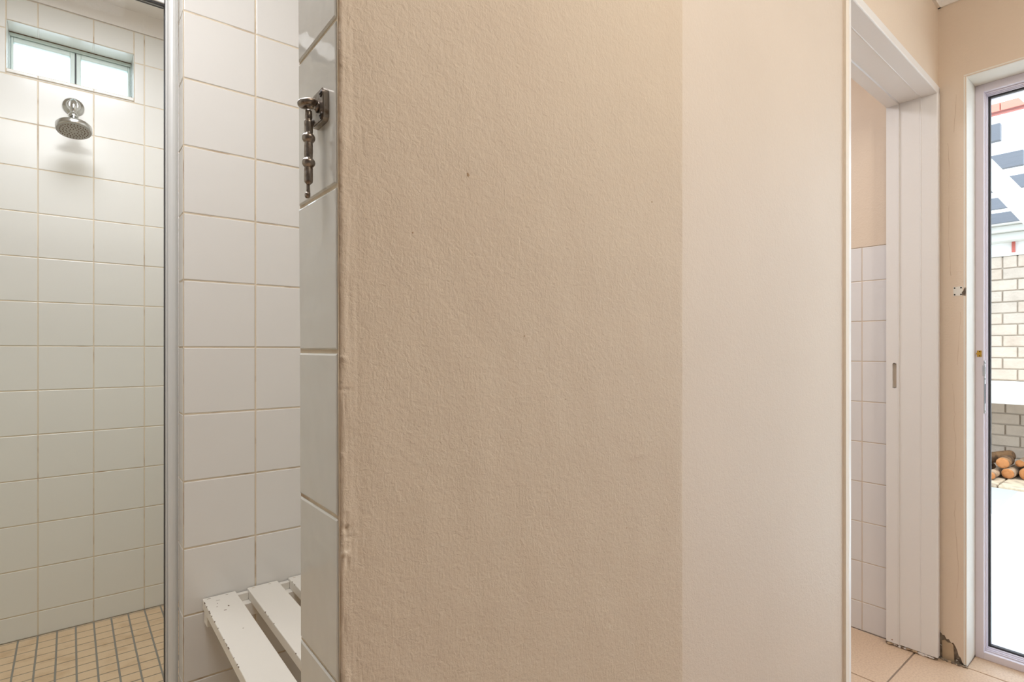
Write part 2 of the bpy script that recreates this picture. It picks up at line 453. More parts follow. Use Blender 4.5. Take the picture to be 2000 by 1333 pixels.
me = bpy.data.meshes.new('wall_middle'); me.from_pydata(V, [], F); me.materials.append(PAINT_A)
me.polygons.foreach_set('use_smooth', [True] * len(F)); me.update()
wm = bpy.data.objects.new('wall_middle', me); COL.objects.link(wm)
struct(wm, 'rough beige plastered end of the dividing wall')
mb = MB()
mb.box((.192, .4885, 0), (.714, .5865, CEIL), GROUT)
tiles(mb, (0, .589, 0), (1, 0, 0), (0, 0, 1), (0, 1, 0), [.188, .339, .489, .64, .714], frange(SHF, CEIL, .15, 1.0485), TILE, GROUT)
tiles(mb, (.1865, 0, 0), (0, 1, 0), (0, 0, 1), (-1, 0, 0), [.4835, .5895], frange(0, CEIL, .15, 1.0485), TILE_GLOSS, GROUT, g=.0036, depth=.0018, tilt=.0004, bev=.0018)
sp = MB(); SPK = mat('paint_speck', lin(168, 138, 106), .8)
for (sx_, sz_, sr_) in ((.327, 1.236, .0011), (.3275, 1.2345, .0016), (.640, 1.259, .0011), (.262, 1.165, .0008), (.405, 1.066, .0008), (.47, .99, .0007), (.585, .81, .0007)):
    px_, py_, pz_ = pier_pt(sx_, sz_)
    sp.tube([(px_, py_ - .00025, pz_), (px_, py_ + .001, pz_)], sr_, SPK, 9)
sp.build('paint_speck', wm)
mb.build('tile_cladding', wm, fn=lambda x, y, z: (x + lean(z) * max(0, 1 - (x - .186) / .25), y, z), fix=False)

# ------------------------------------------------------------------ doorway wall, turned 1.2 degrees
TH = math.radians(1.2); CX, CY = 2.276, .548
def DW(x, y, z):
    dx, dy = x - CX, y - CY
    return (CX + dx * math.cos(TH) - dy * math.sin(TH), CY + dx * math.sin(TH) + dy * math.cos(TH), z)
NEAR = CX - .7826     # opening face of the near jamb
LT = 1.916            # underside of the lintel
WY = .554             # wall face
mb = MB()
mb.box((.722, WY, 0), (NEAR - .034, WY + .11, CEIL), PAINT_B)
struct(mb.build('wall_doorway', fn=DW), 'smooth beige painted wall beside the doorway')
mb = MB(); mb.box((NEAR - .034, WY, LT + .022), (2.318, WY + .11, CEIL), PAINT_C)
struct(mb.build('wall_over_door', fn=DW))

d1 = struct(empty('door_1', (CX, CY, 0)), 'white door frame without its door leaf')
def jamb_poly(face, s):
    """face x of the opening; s=+1 when the wall lies towards +x"""
    w = .024 if s > 0 else .034
    pts = [(w, 0), (.003, 0), (.001, .001), (0, .003), (0, .0455), (-.0012, .0465), (-.0012, .0478), (.0015, .0500), (.0015, .1085), (-.0032, .1105), (-.0032, .1125), (-.001, .1140), (-.001, .149), (w, .149)]
    return [(face + s * p[0], CY + p[1]) for p in pts]
mb = MB(); mb.prism(jamb_poly(CX, 1), 2, .012, LT + .02, WHITE)
jf = mb.build('jamb', d1, fn=DW)
# strike slot cut through the face of the far jamb
cut = MB(); sy = CY + .124
caps = []
for k in range(7):
    t = math.pi * k / 6; caps.append((sy + .0062 * math.cos(t), 1.0 + .0045 * math.sin(t)))
for k in range(3): 
    t = math.pi + math.pi * k / 2; caps.append((sy + .0062 * math.cos(t), .916 + .002 * math.sin(t)))
cut.prism(caps, 0, CX - .02, CX + .012, CHIP)
co = cut.build('cutter', fn=DW)
co.data.materials.clear(); co.data.materials.append(WHITE)
md = jf.modifiers.new('slot', 'BOOLEAN'); md.operation = 'DIFFERENCE'; md.object = co; md.solver = 'EXACT'
dg = bpy.context.evaluated_depsgraph_get(); dg.update()
nm = bpy.data.meshes.new_from_object(jf.evaluated_get(dg)); jf.modifiers.clear(); jf.data = nm
bpy.data.objects.remove(co)
mb = MB(); mb.box((CX + .0085, sy - .006, .917), (CX + .0115, sy + .006, 1.0), mat('slot_inside', lin(206, 192, 174), .7)); 
mb.build('strike_slot', d1, fn=DW)
mb = MB()
mb.prism(jamb_poly(NEAR, -1), 2, 0, LT + .02, WHITE)
jn = mb.build('jamb', d1, fn=DW)
mb = MB()   # old beige paint lapped over the edge of the near jamb
pts = [(NEAR - .034, 0), (NEAR - .0175, 0)]
for k in range(12): pass
zz = 0
prev = None
while zz < CEIL - .02:
    w = .0165 + .0035 * noise.noise(Vector((1, 2, zz * 7))) + .0016 * noise.noise(Vector((1, 2, zz * 60)))
    cur = (zz, w)
    if prev:
        mb.quad([(NEAR - .0375, CY - .0006, prev[0]), (NEAR - .034 + prev[1], CY - .0006, prev[0]), (NEAR - .034 + cur[1], CY - .0006, cur[0]), (NEAR - .0375, CY - .0006, cur[0])], SMEAR)
        mb.quad([(NEAR - .034 + prev[1], CY - .0006, prev[0]), (NEAR - .034 + prev[1], CY, prev[0]), (NEAR - .034 + cur[1], CY, cur[0]), (NEAR - .034 + cur[1], CY - .0006, cur[0])], SMEAR)
        mb.quad([(NEAR - .0375, WY, prev[0]), (NEAR - .0375, CY - .0006, prev[0]), (NEAR - .0375, CY - .0006, cur[0]), (NEAR - .0375, WY, cur[0])], SMEAR)
    prev = cur; zz += .01 if zz < LT else .01
    if zz > LT + .02: break
mb.build('paint_smear', jn, fn=DW)
mb = MB()   # lintel: same section turned on its side, running along the opening
mb.prism([(q, LT + (p - CX)) for (p, q) in jamb_poly(CX, 1)], 0, NEAR - .034, CX + .024, WHITE)
mb.build('lintel', d1, fn=DW)
# rust spot, bottom chips
mb = MB()
mb.tube([(CX - .0012, CY + .131, .022), (CX + .001, CY + .131, .022)], .0022, BROWNST, 8)
mb.build('rusty_screw', d1, fn=DW)

mb = MB()
for i in range(26):
    yy = CY + .004 + .150 * i / 26 + random.uniform(-.002, .002); r = random.uniform(.003, .007)
    bm = bmesh.new(); bmesh.ops.create_icosphere(bm, subdivisions=1, radius=r)
    for v in bm.verts: v.co = Vector((v.co.x * .6, v.co.y * 1.3, v.co.z * .8)) + Vector((random.uniform(-1, 1), random.uniform(-1, 1), random.uniform(-1, 1))) * .0012
    mb.add(bm, random.choice([CONCR, STUB, WHITE]), M=Matrix.Translation((CX + .004 + random.uniform(-.003, .003), yy, .004 + random.uniform(0, .004))))
o = mb.build('plaster_crumbs', d1, fn=DW); o['kind'] = 'stuff'

# ------------------------------------------------------------------ right wall (with the sliding door), runs on behind into the toilet
OY0, OY1, OZ = -1.3, .480, 1.955
mb = MB()
slab(mb, 0, 2.318, 2.56, -2.2, 2.46, -.11, CEIL, WHITE_WALL, holes=[(OY0, OY1, -.1, OZ)])
wr = struct(mb.build('wall_right'), 'beige wall holding the sliding door')
# plaster skin: jagged lower edge where it has fallen off next to the door frame
mb = MB()
mb.box((2.309, -2.2, 0), (2.3185, OY0, CEIL), PAINT_C)
mb.box((2.309, OY0, OZ), (2.3185, OY1, CEIL), PAINT_C)
mb.box((2.309, .58, 0), (2.3185, .66, CEIL), PAINT_C)
jag = [(.58, .105), (.556, .099), (.548, .092), (.543, .082), (.538, .084), (.532, .072), (.526, .075), (.519, .064), (.514, .068), (.508, .058), (.503, .045), (.499, .030), (.494, .026), (.490, .012), (.486, .008), (.480, .010)]
poly = [(.58, CEIL)] + jag + [(OY1, CEIL)]
mb.prism(poly, 0, 2.309, 2.3185, PAINT_C)
sk = mb.build('plaster_skin', wr)
mb = MB()   # rough exposed plaster behind the jagged edge
V2 = []; n1, n2 = 34, 34
for j in range(n2 + 1):
    for i in range(n1 + 1):
        y = .482 + .078 * i / n1; z = .108 * j / n2
        x = 2.3165 - .0035 * noise.noise(Vector((y * 90, z * 90, 1))) - .002 * noise.noise(Vector((y * 260, z * 260, 4)))
        V2.append((x, y, z))
for j in range(n2):
    for i in range(n1):
        k = j * (n1 + 1) + i
        mb.quad([V2[k], V2[k + 1], V2[k + n1 + 2], V2[k + n1 + 1]], CONCR, True)
mb.build('exposed_plaster', wr)
mb = MB(); mb.prism([(.512, 0), (.544, 0), (.545, .062), (.538, .066), (.530, .060), (.520, .064), (.514, .058)], 0, 2.3115, 2.318, STUB)
mb.build('skirting_stub', wr)
mb = MB()
for i in range(30):
    r = random.uniform(.002, .006)
    bm = bmesh.new(); bmesh.ops.create_icosphere(bm, subdivisions=1, radius=r)
    for v in bm.verts: v.co += Vector((random.uniform(-1, 1), random.uniform(-1, 1), random.uniform(-1, 1))) * r * .25
    mb.add(bm, random.choice([CONCR, STUB, CONCR]), M=Matrix.Translation((2.306 - abs(random.gauss(0, .003)), random.uniform(.474, .545), .002)))
o = mb.build('plaster_crumbs', wr); o['kind'] = 'stuff'
# white painted rounded reveal around the sliding door
REV = mat('cream_reveal_paint', lin(236, 232, 222), .45, bumps=[(60, .0008, 3)])
mb = MB()
def rev_prof(e): # (x, offset into opening)
    pts = [(2.3085, -.004), (2.3095, -.001), (2.312, .0015), (2.318, .002), (2.560, .002), (2.560, -.006), (2.3085, -.006)]
    return pts
mb.prism([(x, OY1 - o_) for (x, o_) in rev_prof(0)], 2, .006, OZ, REV)
mb.prism([(x, OZ - o_) for (x, o_) in rev_prof(0)], 1, OY0, OY1 + .006, REV)
mb.prism([(x, OY0 + o_) for (x, o_) in rev_prof(0)], 2, .006, OZ, REV)
mb.build('door_reveal', wr)
# old bracket mark: bare patch with four screw holes
mb = MB()
ring = []
for k in range(28):
    t = 2 * math.pi * k / 28; rr = 1 / max(abs(math.cos(t)), abs(math.sin(t)))
    ring.append((.5015 + .0125 * rr * math.cos(t) * (1 + random.uniform(-.09, .07)), 1.246 + .0155 * rr * math.sin(t) * (1 + random.uniform(-.09, .07))))
mb.prism(ring, 0, 2.3084, 2.3092, REV)
mb.prism([(.490, 1.232), (.481, 1.229), (.4795, 1.256), (.484, 1.257), (.487, 1.246), (.491, 1.242)], 0, 2.3080, 2.3092, CONCR)
for (dy, dz) in ((-.0085, -.011), (.0085, -.011), (-.0085, .011), (.0085, .011)):
    mb.tube([(2.3078, .5015 + dy, 1.246 + dz), (2.3090, .5015 + dy, 1.246 + dz)], .0024, BLACK, 10)
mb.build('bracket_mark', wr)

rc = random.Random(3)
CRK = mat('hairline_crack', lin(206, 180, 154), .9)
mb = MB()
for (z0, z1, y0) in ((.22, .55, .505), (.62, .95, .512), (1.0, 1.2, .503), (1.3, 1.75, .520), (1.78, 1.92, .512)):
    pts = []; z = z0; y = y0
    while z < z1:
        pts.append((2.30895 + rc.uniform(-.0001, .00025), y, z)); z += rc.uniform(.012, .03); y += rc.uniform(-.003, .003)
    mb.tube(pts, [.0002 + .0004 * rc.random() for _ in pts], CRK, 5)
mb.build('crack', wr)

# tiles inside the toilet on the same wall
mb = MB()
vt = frange(0, 1.06 + .3735, .15, 1.0066)
tiles(mb, (2.3095, 0, 0), (0, 1, 0), (0, 0, 1), (-1, 0, 0), frange(.70, 2.2, .15, .787), vt, TILE_WC, GROUT_LIGHT, g=.003)
mb.box((2.3095, .66, 1.4345), (2.3185, 2.2, CEIL), PAINT_C)
mb.box((2.3125, .66, 0), (2.3185, 2.2, 1.4345), GROUT_LIGHT)
struct(mb.build('wall_toilet_right', fix=False), 'half tiled toilet wall seen through the doorway')
mb = MB(); mb.box((1.05, 2.2, 0), (2.3185, 2.3, CEIL), WHITE_WALL); struct(mb.build('wall_toilet_back'))
mb = MB(); mb.box((1.055, .68, 0), (1.10, 2.2, CEIL), WHITE_WALL); struct(mb.build('wall_toilet_left'))

# cornices in the hall
CZ = 2.213
def cornice_poly():
    s = CEIL - CZ; pts = [(0, CZ), (.008, CZ), (.010, CZ + .008)]
    for k in range(7):
        t = math.pi / 2 * k / 6; pts.append((.012 + (s - .024) * (1 - math.cos(t)), CZ + .012 + (s - .022) * math.sin(t)))
    pts += [(s - .006, CEIL - .006), (s, CEIL - .004), (s, CEIL), (0, CEIL)]
    return pts
mb = MB(); mb.prism([(2.309 - o_, z) for (o_, z) in cornice_poly()], 1, -2.2, .56, WHITE_WALL); struct(mb.build('trim_2'), 'white cornice above the sliding door')
mb = MB(); mb.prism([(WY - o_, z) for (o_, z) in cornice_poly()], 0, .73, 2.315, WHITE_WALL); struct(mb.build('trim_3', fn=DW), 'white cornice above the doorway')

# ------------------------------------------------------------------ sliding door
d2 = struct(empty('door_2', (2.44, .45, 0)), 'white aluminium sliding door to the courtyard')
mb = MB()
fx0, fx1 = 2.417, 2.505
J0, J1 = .455, .478
HT = 1.927
def frame_member(mb, a, b): mb.box(a, b, LILAC, .0012)
frame_member(mb, (fx0, J0, 0), (fx1 + .02, J1, OZ - .002))
frame_member(mb, (fx0, OY0 + .002, 0), (fx1 + .02, OY0 + .025, OZ - .002))
frame_member(mb, (fx0, OY0 + .025, HT), (fx1 + .02, J0, OZ - .002))
frame_member(mb, (fx0, OY0 + .025, 0), (fx1 + .02, J0, .024))
mb.build('door_frame', d2)
mb = MB()   # channel ribs on the inner side of the frame
for xx in (2.432, 2.446, 2.462):
    mb.box((xx, J0 - .0025, .024), (xx + .004, J0, HT), LILAC, .0006)
    mb.box((xx, OY0 + .025, .024), (xx + .004, J0 - .003, .028), LILAC, .0006)
    mb.box((xx, OY0 + .025, HT - .004), (xx + .004, J0 - .003, HT), LILAC, .0006)
mb.build('track', d2)
mb = MB()
mb.box((2.478, J0 - .0065, .024), (2.492, J0, HT), ALU_D); mb.box((2.478, OY0 + .03, .024), (2.492, J0 - .0065, .030), ALU_D); mb.box((2.478, OY0 + .03, HT - .006), (2.492, J0 - .0065, HT), ALU_D)
mb.build('gasket', d2)
mb = MB(); mb.box((2.483, OY0 + .03, .028), (2.488, J0 - .005, HT - .004), GLASS); mb.build('glass_panel', d2)
mb = MB(); mb.box((2.47, -.46, .03), (2.50, -.40, HT), LILAC, .002); mb.build('stile', d2)
mb = MB()   # brass keeper
bx = 2.417
mb.box((bx - .0022, .4605, 1.0265), (bx, .4725, 1.048), BRASS, .0006)
mb.box((bx - .0055, .4600, 1.0345), (bx - .0022, .4745, 1.0405), BRASS, .0012)
for zz in (1.0300, 1.0445): mb.tube([(bx - .003, .4655, zz), (bx - .0018, .4655, zz)], .0018, BLACK, 10)
o = mb.build('brass_keeper', d2); o['label'] = 'small brass keeper screwed to the frame'
mb = MB()   # lock strip on the edge
mb.box((bx + .001, J0 - .0022, .834), (bx + .013, J0, 1.014), STEEL, .0008)
mb.box((bx - .0018, J0 - .0035, .962), (bx + .004, J0 + .003, .998), STEEL, .0008)
mb.box((bx + .005, J0 - .0032, .968), (bx + .0095, J0 - .0021, .992), BLACK)
mb.box((bx + .005, J0 - .0032, .868), (bx + .0095, J0 - .0021, .935), BLACK)
for zz in (.843, .952, 1.006):
    bm = bmesh.new(); bmesh.ops.create_uvsphere(bm, u_segments=12, v_segments=8, radius=.0026); mb.add(bm, STEEL, True, Matrix.Translation((bx + .005, J0 - .003, zz)))
o = mb.build('lock_strip', d2); o['label'] = 'steel lock strip on the frame edge'

# ------------------------------------------------------------------ shower screen
ss = tag(empty('shower_screen', (.168, 1.485, SHF)), 'aluminium framed glass shower screen fixed to the tiled wall', 'shower screen')
SX = .195
HTOP = 1.862
mb = MB()
prof = [(SX - .001, 1.4735), (SX - .003, 1.4715)]
for k in range(7):
    t = math.pi * k / 6; prof.append((SX - .0125 + .0085 * math.cos(t), 1.4715 - .0045 * math.sin(t)))
prof += [(SX - .0225, 1.4725), (SX - .0225, 1.4745), (SX - .0235, 1.4745), (SX - .0235, 1.4715), (SX - .0262, 1.4715), (SX - .0262, 1.500), (SX - .001, 1.500)]
mb.prism(prof, 2, SHF, HTOP + .5, ALU)
mb.build('wall_channel', ss)
mb = MB(); mb.box((SX - .0275, 1.474, SHF + .02), (SX - .0263, 1.492, HTOP), ALU_D); mb.build('seal', ss)
mb = MB(); mb.box((-1.199, 1.470, HTOP - .024), (SX - .028, 1.500, HTOP + .012), ALU, .002); mb.box((-1.199, 1.474, HTOP - .0265), (SX - .028, 1.492, HTOP - .0245), ALU_D)
mb.build('top_rail', ss)
mb = MB(); mb.box((-1.199, 1.470, SHF), (SX - .028, 1.500, SHF + .022), ALU, .002); mb.build('bottom_rail', ss)
mb = MB(); mb.box((-1.195, 1.481, SHF + .022), (SX - .0275, 1.486, HTOP - .027), GLASS_SH); mb.build('glass_panel', ss)

# ------------------------------------------------------------------ shower head
sh = tag(empty('overhead_shower', (.008, 2.46, 1.90)), 'round chrome shower head on the tiled wall below the small window', 'shower head')
RX = Matrix.Translation((.008, 2.458, 1.899)) @ Matrix.Rotation(math.pi / 2, 4, 'X')     # local +z -> -y
mb = MB(); mb.lathe([(.0305, 0), (.0305, .002), (.0295, .004), (.025, .006), (.020, .010), (.0165, .016), (.0160, .022), (.013, .023)], CHROME, RX, 40); mb.build('wall_flange', sh)
HC = Vector((.009, 2.340, 1.780)); HN = Vector((.03, -.30, -1)).normalized()
top = HC - HN * .050
mb = MB(); mb.tube([(.008, 2.44, 1.899), (.008, 2.40, 1.898), (.008, 2.385, 1.892), (.0085, 2.372, 1.880), tuple(top + Vector((0, .012, .020)))], .0095, CHROME, 20); mb.build('arm', sh)
MH = Matrix.Translation(HC) @ HN.to_track_quat('Z', 'Y').to_matrix().to_4x4()
mb = MB()
mb.lathe([(.006, -.066), (.0125, -.062), (.0145, -.054), (.0125, -.047)], CHROME, MH, 28)
mb.lathe([(.0125, -.047), (.0125, -.034), (.0118, -.033), (.0118, -.0315), (.0205, -.031), (.0215, -.029), (.0215, -.016), (.0205, -.0145)], CHROME, MH, 36)
mb.build('swivel_joint', sh)
mb = MB(); mb.lathe([(.020, -.0175), (.043, -.0172), (.0482, -.0165), (.049, -.015), (.049, -.001), (.0478, .001), (.046, .001)], CHROME, MH, 48); mb.build('head_rim', sh)
mb = MB(); mb.lathe([(.0465, .0005), (.0465, .0018), (.030, .0024), (.006, .0028)], SPRAY, MH, 48)
for (rr, n) in ((.012, 8), (.021, 14), (.029, 20), (.0375, 28)):
    for k in range(n):
        t = 2 * math.pi * (k + .3) / n
        bm = bmesh.new(); bmesh.ops.create_uvsphere(bm, u_segments=6, v_segments=4, radius=.0017); mb.add(bm, NOZ, True, MH @ Matrix.Translation((rr * math.cos(t), rr * math.sin(t), .0026)))
o = mb.build('spray_plate', sh); o['label'] = 'grey spray plate with rings of brown nozzles'

# ------------------------------------------------------------------ cabin hook on the glossy tiles
hk = tag(empty('cabin_hook', (.184, .517, 1.279)), 'aged metal cabin hook hanging on the glossy tiled wall end', 'hook')
PL = (.5015, .5335, 1.2615, 1.2925)
mb = MB()
pp = []
for (cy_, cz_, a0) in ((PL[1] - .005, PL[3] - .005, 0), (PL[0] + .005, PL[3] - .005, 90), (PL[0] + .005, PL[2] + .005, 180), (PL[1] - .005, PL[2] + .005, 270)):
    for k in range(5):
        t = math.radians(a0 + 90 * k / 4); pp.append((cy_ + .005 * math.cos(t), cz_ + .005 * math.sin(t)))
mb.prism(pp, 0, .1812, .1858, IRON)
inner = [((y - .5175) * .90 + .5175, (z - 1.277) * .90 + 1.277) for (y, z) in pp]
mb.prism(inner, 0, .1806, .1814, IRON)
mb.build('backplate', hk)
for (yy, zz) in ((.5070, 1.2870), (.5070, 1.2668), (.5285, 1.2870), (.5285, 1.2668)):
    mb = MB(); M = Matrix.Translation((.1808, yy, zz)) @ Matrix.Rotation(-math.pi / 2, 4, 'Y')
    mb.lathe([(.0034, 0), (.0034, .0004), (.0026, .0008), (.0012, .0009)], IRON_D, M, 14)
    mb.box((.1794, yy - .0022, zz - .0004), (.1800, yy + .0022, zz + .0004), BLACK)
    mb.build('screw', hk)
HX, HY = .1735, .5185
mb = MB()  # eye: neck and thick ring lying nearly flat
mb.tube([(.1812, HY - .002, 1.2775), (.1795, HY - .002, 1.278), (.1775, HY - .001, 1.2785)], [.0055, .0042, .0036], IRON, 16)
ringp = []
for k in range(25):
    t = 2 * math.pi * k / 24; ringp.append((HX - .001 + .0062 * math.cos(t), HY + .0062 * math.sin(t), 1.2795 + .0010 * math.cos(t)))
mb.tube(ringp, .0033, IRON, 14)
mb.build('eye', hk)
mb = MB()
Z0 = 1.2790
def zpx(py): return EYE + (684 - py) * .513 / 1075
prof = [(.0012, zpx(214)), (.0030, zpx(217)), (.0033, zpx(232)), (.0026, zpx(235)), (.0038, zpx(237)), (.0040, zpx(240)), (.0038, zpx(259)), (.0034, zpx(262))]
def bead(c, r=.0060, h=9.5):
    out = []
    for k in range(9):
        t = math.pi * (k / 8) ; out.append((max(.0036, r * math.sin(t) ** .7), zpx(c - h * math.cos(t))))
    return out
prof += bead(270.5) + [(.0038, zpx(282)), (.0040, zpx(295)), (.0038, zpx(307))] + bead(318.5) + [(.0039, zpx(330)), (.0040, zpx(352)), (.0036, zpx(357)), (.0022, zpx(360)), (.0016, zpx(361))]
M = Matrix.Translation((HX - .0005, HY, 0))
mb.lathe(prof[::-1], IRON, M, 20)
mb.build('stem', hk)
mb = MB()
cx_, cy_ = HX - .0005, HY
pts = [(cx_, cy_ + .0006, zpx(359)), (cx_, cy_ + .0014, zpx(364)), (cx_ + .0004, cy_ + .0022, zpx(371)), (cx_ + .0004, cy_ + .0020, zpx(378)), (cx_ - .0002, cy_ + .0010, zpx(383)), (cx_ - .0010, cy_ - .0003, zpx(384)), (cx_ - .0016, cy_ - .0014, zpx(381)), (cx_ - .0018, cy_ - .0016, zpx(377))]
mb.tube(pts, [.0016, .0017, .0018, .0020, .0023, .0026, .0026, .0018], IRON, 12)
mb.build('hook_tip', hk)

# ------------------------------------------------------------------ slatted bench
bn = tag(empty('slatted_bench', (.5, 1.0, SHF)), 'cream painted wooden slatted bench against the tiled wall', 'bench')
BZ = .487; T = .022
sx = .2325
first = True
for i in range(7):
    x0 = sx + .0935 * i; x1 = x0 + .068
    if x1 > .95: break
    mb = MB()
    mb.box((x0, .593, BZ - T), (x1, 1.4075, BZ), BENCHP, .0014)
    # paint chips: small flakes let into the top face and the left edge
    rnd = random.Random(i * 5 + 1)
    flakes = [(x0 + .012, 1.399, .0042, .0011), (x0 + .048, 1.3985, .0034, .0011)]
    if i == 0: flakes += [(x0 + .039, 1.335, .0016, .0036), (x0 + .029, 1.317, .0035, .0016), (x0 + .018, 1.345, .0011, .0013), (x0 + .040, 1.209, .0016, .0011), (x0 + .026, 1.378, .005, .0009), (x0 + .022, 1.362, .0012, .0016)]
    for (fx, fy, rx, ry) in flakes:
        ring = [(fx + rx * math.cos(t) * rnd.uniform(.7, 1.2), fy + ry * math.sin(t) * rnd.uniform(.7, 1.2)) for t in [k * math.pi / 5 for k in range(10)]]
        mb.prism(ring, 2, BZ - .0006, BZ + .00012, CHIP if i == 0 else STUB)
    for k in range(22 if i == 0 else 5):
        fy = rnd.uniform(1.0, 1.39) if i else 1.39 - rnd.random() ** 1.5 * .35; l = rnd.uniform(.001, .0045)
        mb.box((x0 - .00015, fy, BZ - rnd.uniform(.0012, .0028)), (x0 + rnd.uniform(.0006, .0018), fy + l, BZ + .00012), CHIP)
    mb.build('slat', bn)
for yy in (1.372, .607):
    mb = MB(); mb.box((sx + .003, yy, BZ - T - .030), (.949, yy + .035, BZ - T - .0005), BENCHP, .0012); mb.build('batten', bn)
for i in range(6):
    x0 = sx + .0935 * i + .0682
    mb = MB(); mb.box((x0, 1.394, BZ - T), (x0 + .0249, 1.4072, BZ - .006), BENCHP, .0006); mb.build('spacer', bn)

# ------------------------------------------------------------------ courtyard
PAVE = mat('white_concrete_paving', lin(236, 236, 232), .8, bumps=[(8, .004, 6)], var=(1.5, lin(214, 214, 208), .45, .7))
SHADOW_PAVE = mat('shadowed_paving', lin(170, 168, 164), .7, bumps=[(14, .004, 5)], stretch=(1, .25, 1))  # shadow on the courtyard ground, put in as a darker paving colour
STONE = mat('weathered_plinth', lin(196, 176, 150), .9, bumps=[(18, .012, 6)], var=(9, lin(150, 132, 112), .5, .65))
mb = MB(); mb.box((2.52, -6, -.25), (5.64, 7, -.03), PAVE); struct(mb.build('ground_courtyard'), 'white concrete courtyard paving')
mb = MB(); mb.prism([(4.30, .845), (5.64, .86), (5.64, 7), (4.30, 7)], 2, -.031, -.027, SHADOW_PAVE); struct(mb.build('ground_shadow'), 'courtyard shadow coloured grey on the paving in front of the wood store')
mb = MB(); mb.box((5.64, -6, -.25), (20, 9, -.061), PAVE); struct(mb.build('ground_garden'))
mb = MB()
for k in range(8):
    y0 = -2.0 + .75 * k; mb.box((5.72, y0, -.06), (6.85, y0 + .74, -.02 + random.uniform(-.004, .004)), STONE, .012)
struct(mb.build('ground_plinth'), 'weathered stone plinth under the firewood')

BR = [mat('pale_brick', lin(192, 175, 157), .9, bumps=[(26, .008, 6)], var=(9, lin(182, 165, 148), .4, .7)),
      mat('pale_brick_warm', lin(190, 171, 153), .9, bumps=[(26, .008, 6)], var=(9, lin(178, 159, 141), .4, .7)),
      mat('pale_brick_grey', lin(186, 170, 154), .9, bumps=[(26, .008, 6)], var=(9, lin(176, 160, 144), .4, .7))]
MORT = mat('brick_mortar', lin(174, 158, 140), .95, bumps=[(60, .004, 4)])
CAPM = mat('wall_capping', lin(200, 196, 186), .8)
def brickwall(mb, x, y0, y1, z0, z1, step, bl, fr, header=False):
    z = z0; row = 0
    while z < z1 - .02:
        top = z + step - .010
        last = header and z + step * 1.5 > z1
        L_ = .10 if last else bl
        if last: top = z1
        y = y0 - (L_ / 2 if row % 2 else 0)
        while y < y1:
            p = max(y, y0); q = min(y + L_ - .010, y1)
            if q - p > .02:
                mb.box((x + random.uniform(-.004, .002), p, z), (x + .09, q, top), random.choice(BR), .005)
            y += L_
        z += step; row += 1
        if last: break
gw = tag(empty('brick_wall', (6.5, 1, 0)), 'tall pale rough brick wall across the courtyard', 'wall')
mb = MB(); mb.box((6.512, -1.6, .774), (6.72, 4.2, 1.88), MORT)
brickwall(mb, 6.5, -1.6, 4.2, .785, 1.885, .0998, .2, None, header=True)
mb.build('brickwork', gw, fix=False)
mb = MB(); mb.box((6.49, -1.62, 1.886), (6.75, 4.22, 1.912), CAPM, .004); mb.build('capping', gw)
lw = tag(empty('wood_store', (6.3, 1, -.02)), 'low shaded brick recess with thick white slab above the firewood', 'braai')
mb = MB(); mb.box((6.632, -1.6, -.02), (6.74, 4.2, .60), MORT)
brickwall(mb, 6.62, -1.6, 4.2, -.02, .60, .0998, .2, None)
mb.build('brickwork', lw, fix=False)
SLABM = mat('white_slab', lin(238, 234, 226), .7, bumps=[(10, .003, 4)])
mb = MB(); mb.box((6.0, -1.6, .604), (6.74, 4.2, .772), SLABM, .008); mb.build('slab', lw)
for yy in (-1.5, 2.9):
    mb = MB(); brick = mb.box((6.02, yy, -.02), (6.60, yy + .22, .60), MORT); mb.build('side_wall', lw)

# firewood
BARK = mat('bark', lin(150, 112, 76), .9, bumps=[(30, .008, 6)], var=(18, lin(98, 72, 50), .42, .62))
BARK2 = mat('bark_pale', lin(178, 150, 122), .9, bumps=[(30, .006, 6)], var=(16, lin(128, 100, 76), .45, .65))
ENDW = mat('cut_wood', lin(184, 122, 70), .8, bumps=[(50, .003, 4)], var=(30, lin(168, 104, 50), .45, .65))
LOGS = [ # centre of the cut end, direction to the back end, length, radius, bark, label
 ((6.17, 1.185, .106), (.85, -.52, .06), .30, .046, BARK, 'brown log lying slanted on top at the left of the firewood'),
 ((6.05, 1.018, .108), (1, .0, 0), .20, .044, BARK, 'orange-ended log on top in the middle of the pile'),
 ((6.05, .985, .026), (1, -.05, 0), .40, .042, BARK2, 'round orange-ended log at the bottom of the pile'),
 ((5.90, 1.068, .016), (1, .0, 0), .34, .032, BARK2, 'pale bark log sticking out furthest at the front'),
 ((6.02, 1.150, .020), (1, .0, 0), .34, .036, BARK, 'small log with dull end at the left floor'),
 ((6.08, .870, .036), (1, -.06, .0), .40, .052, BARK, 'thick dark log at the bottom right of the pile'),
 ((6.14, .925, .107), (1, -.05, .0), .30, .030, BARK2, 'thin pale log lying across the top right'),
 ((6.14, .815, .122), (1, -.05, .0), .30, .042, BARK, 'brown log on top behind the right end'),
 ((6.08, .765, .028), (1, -.06, .0), .34, .042, BARK2, 'log on the plinth at the far right end'),
]
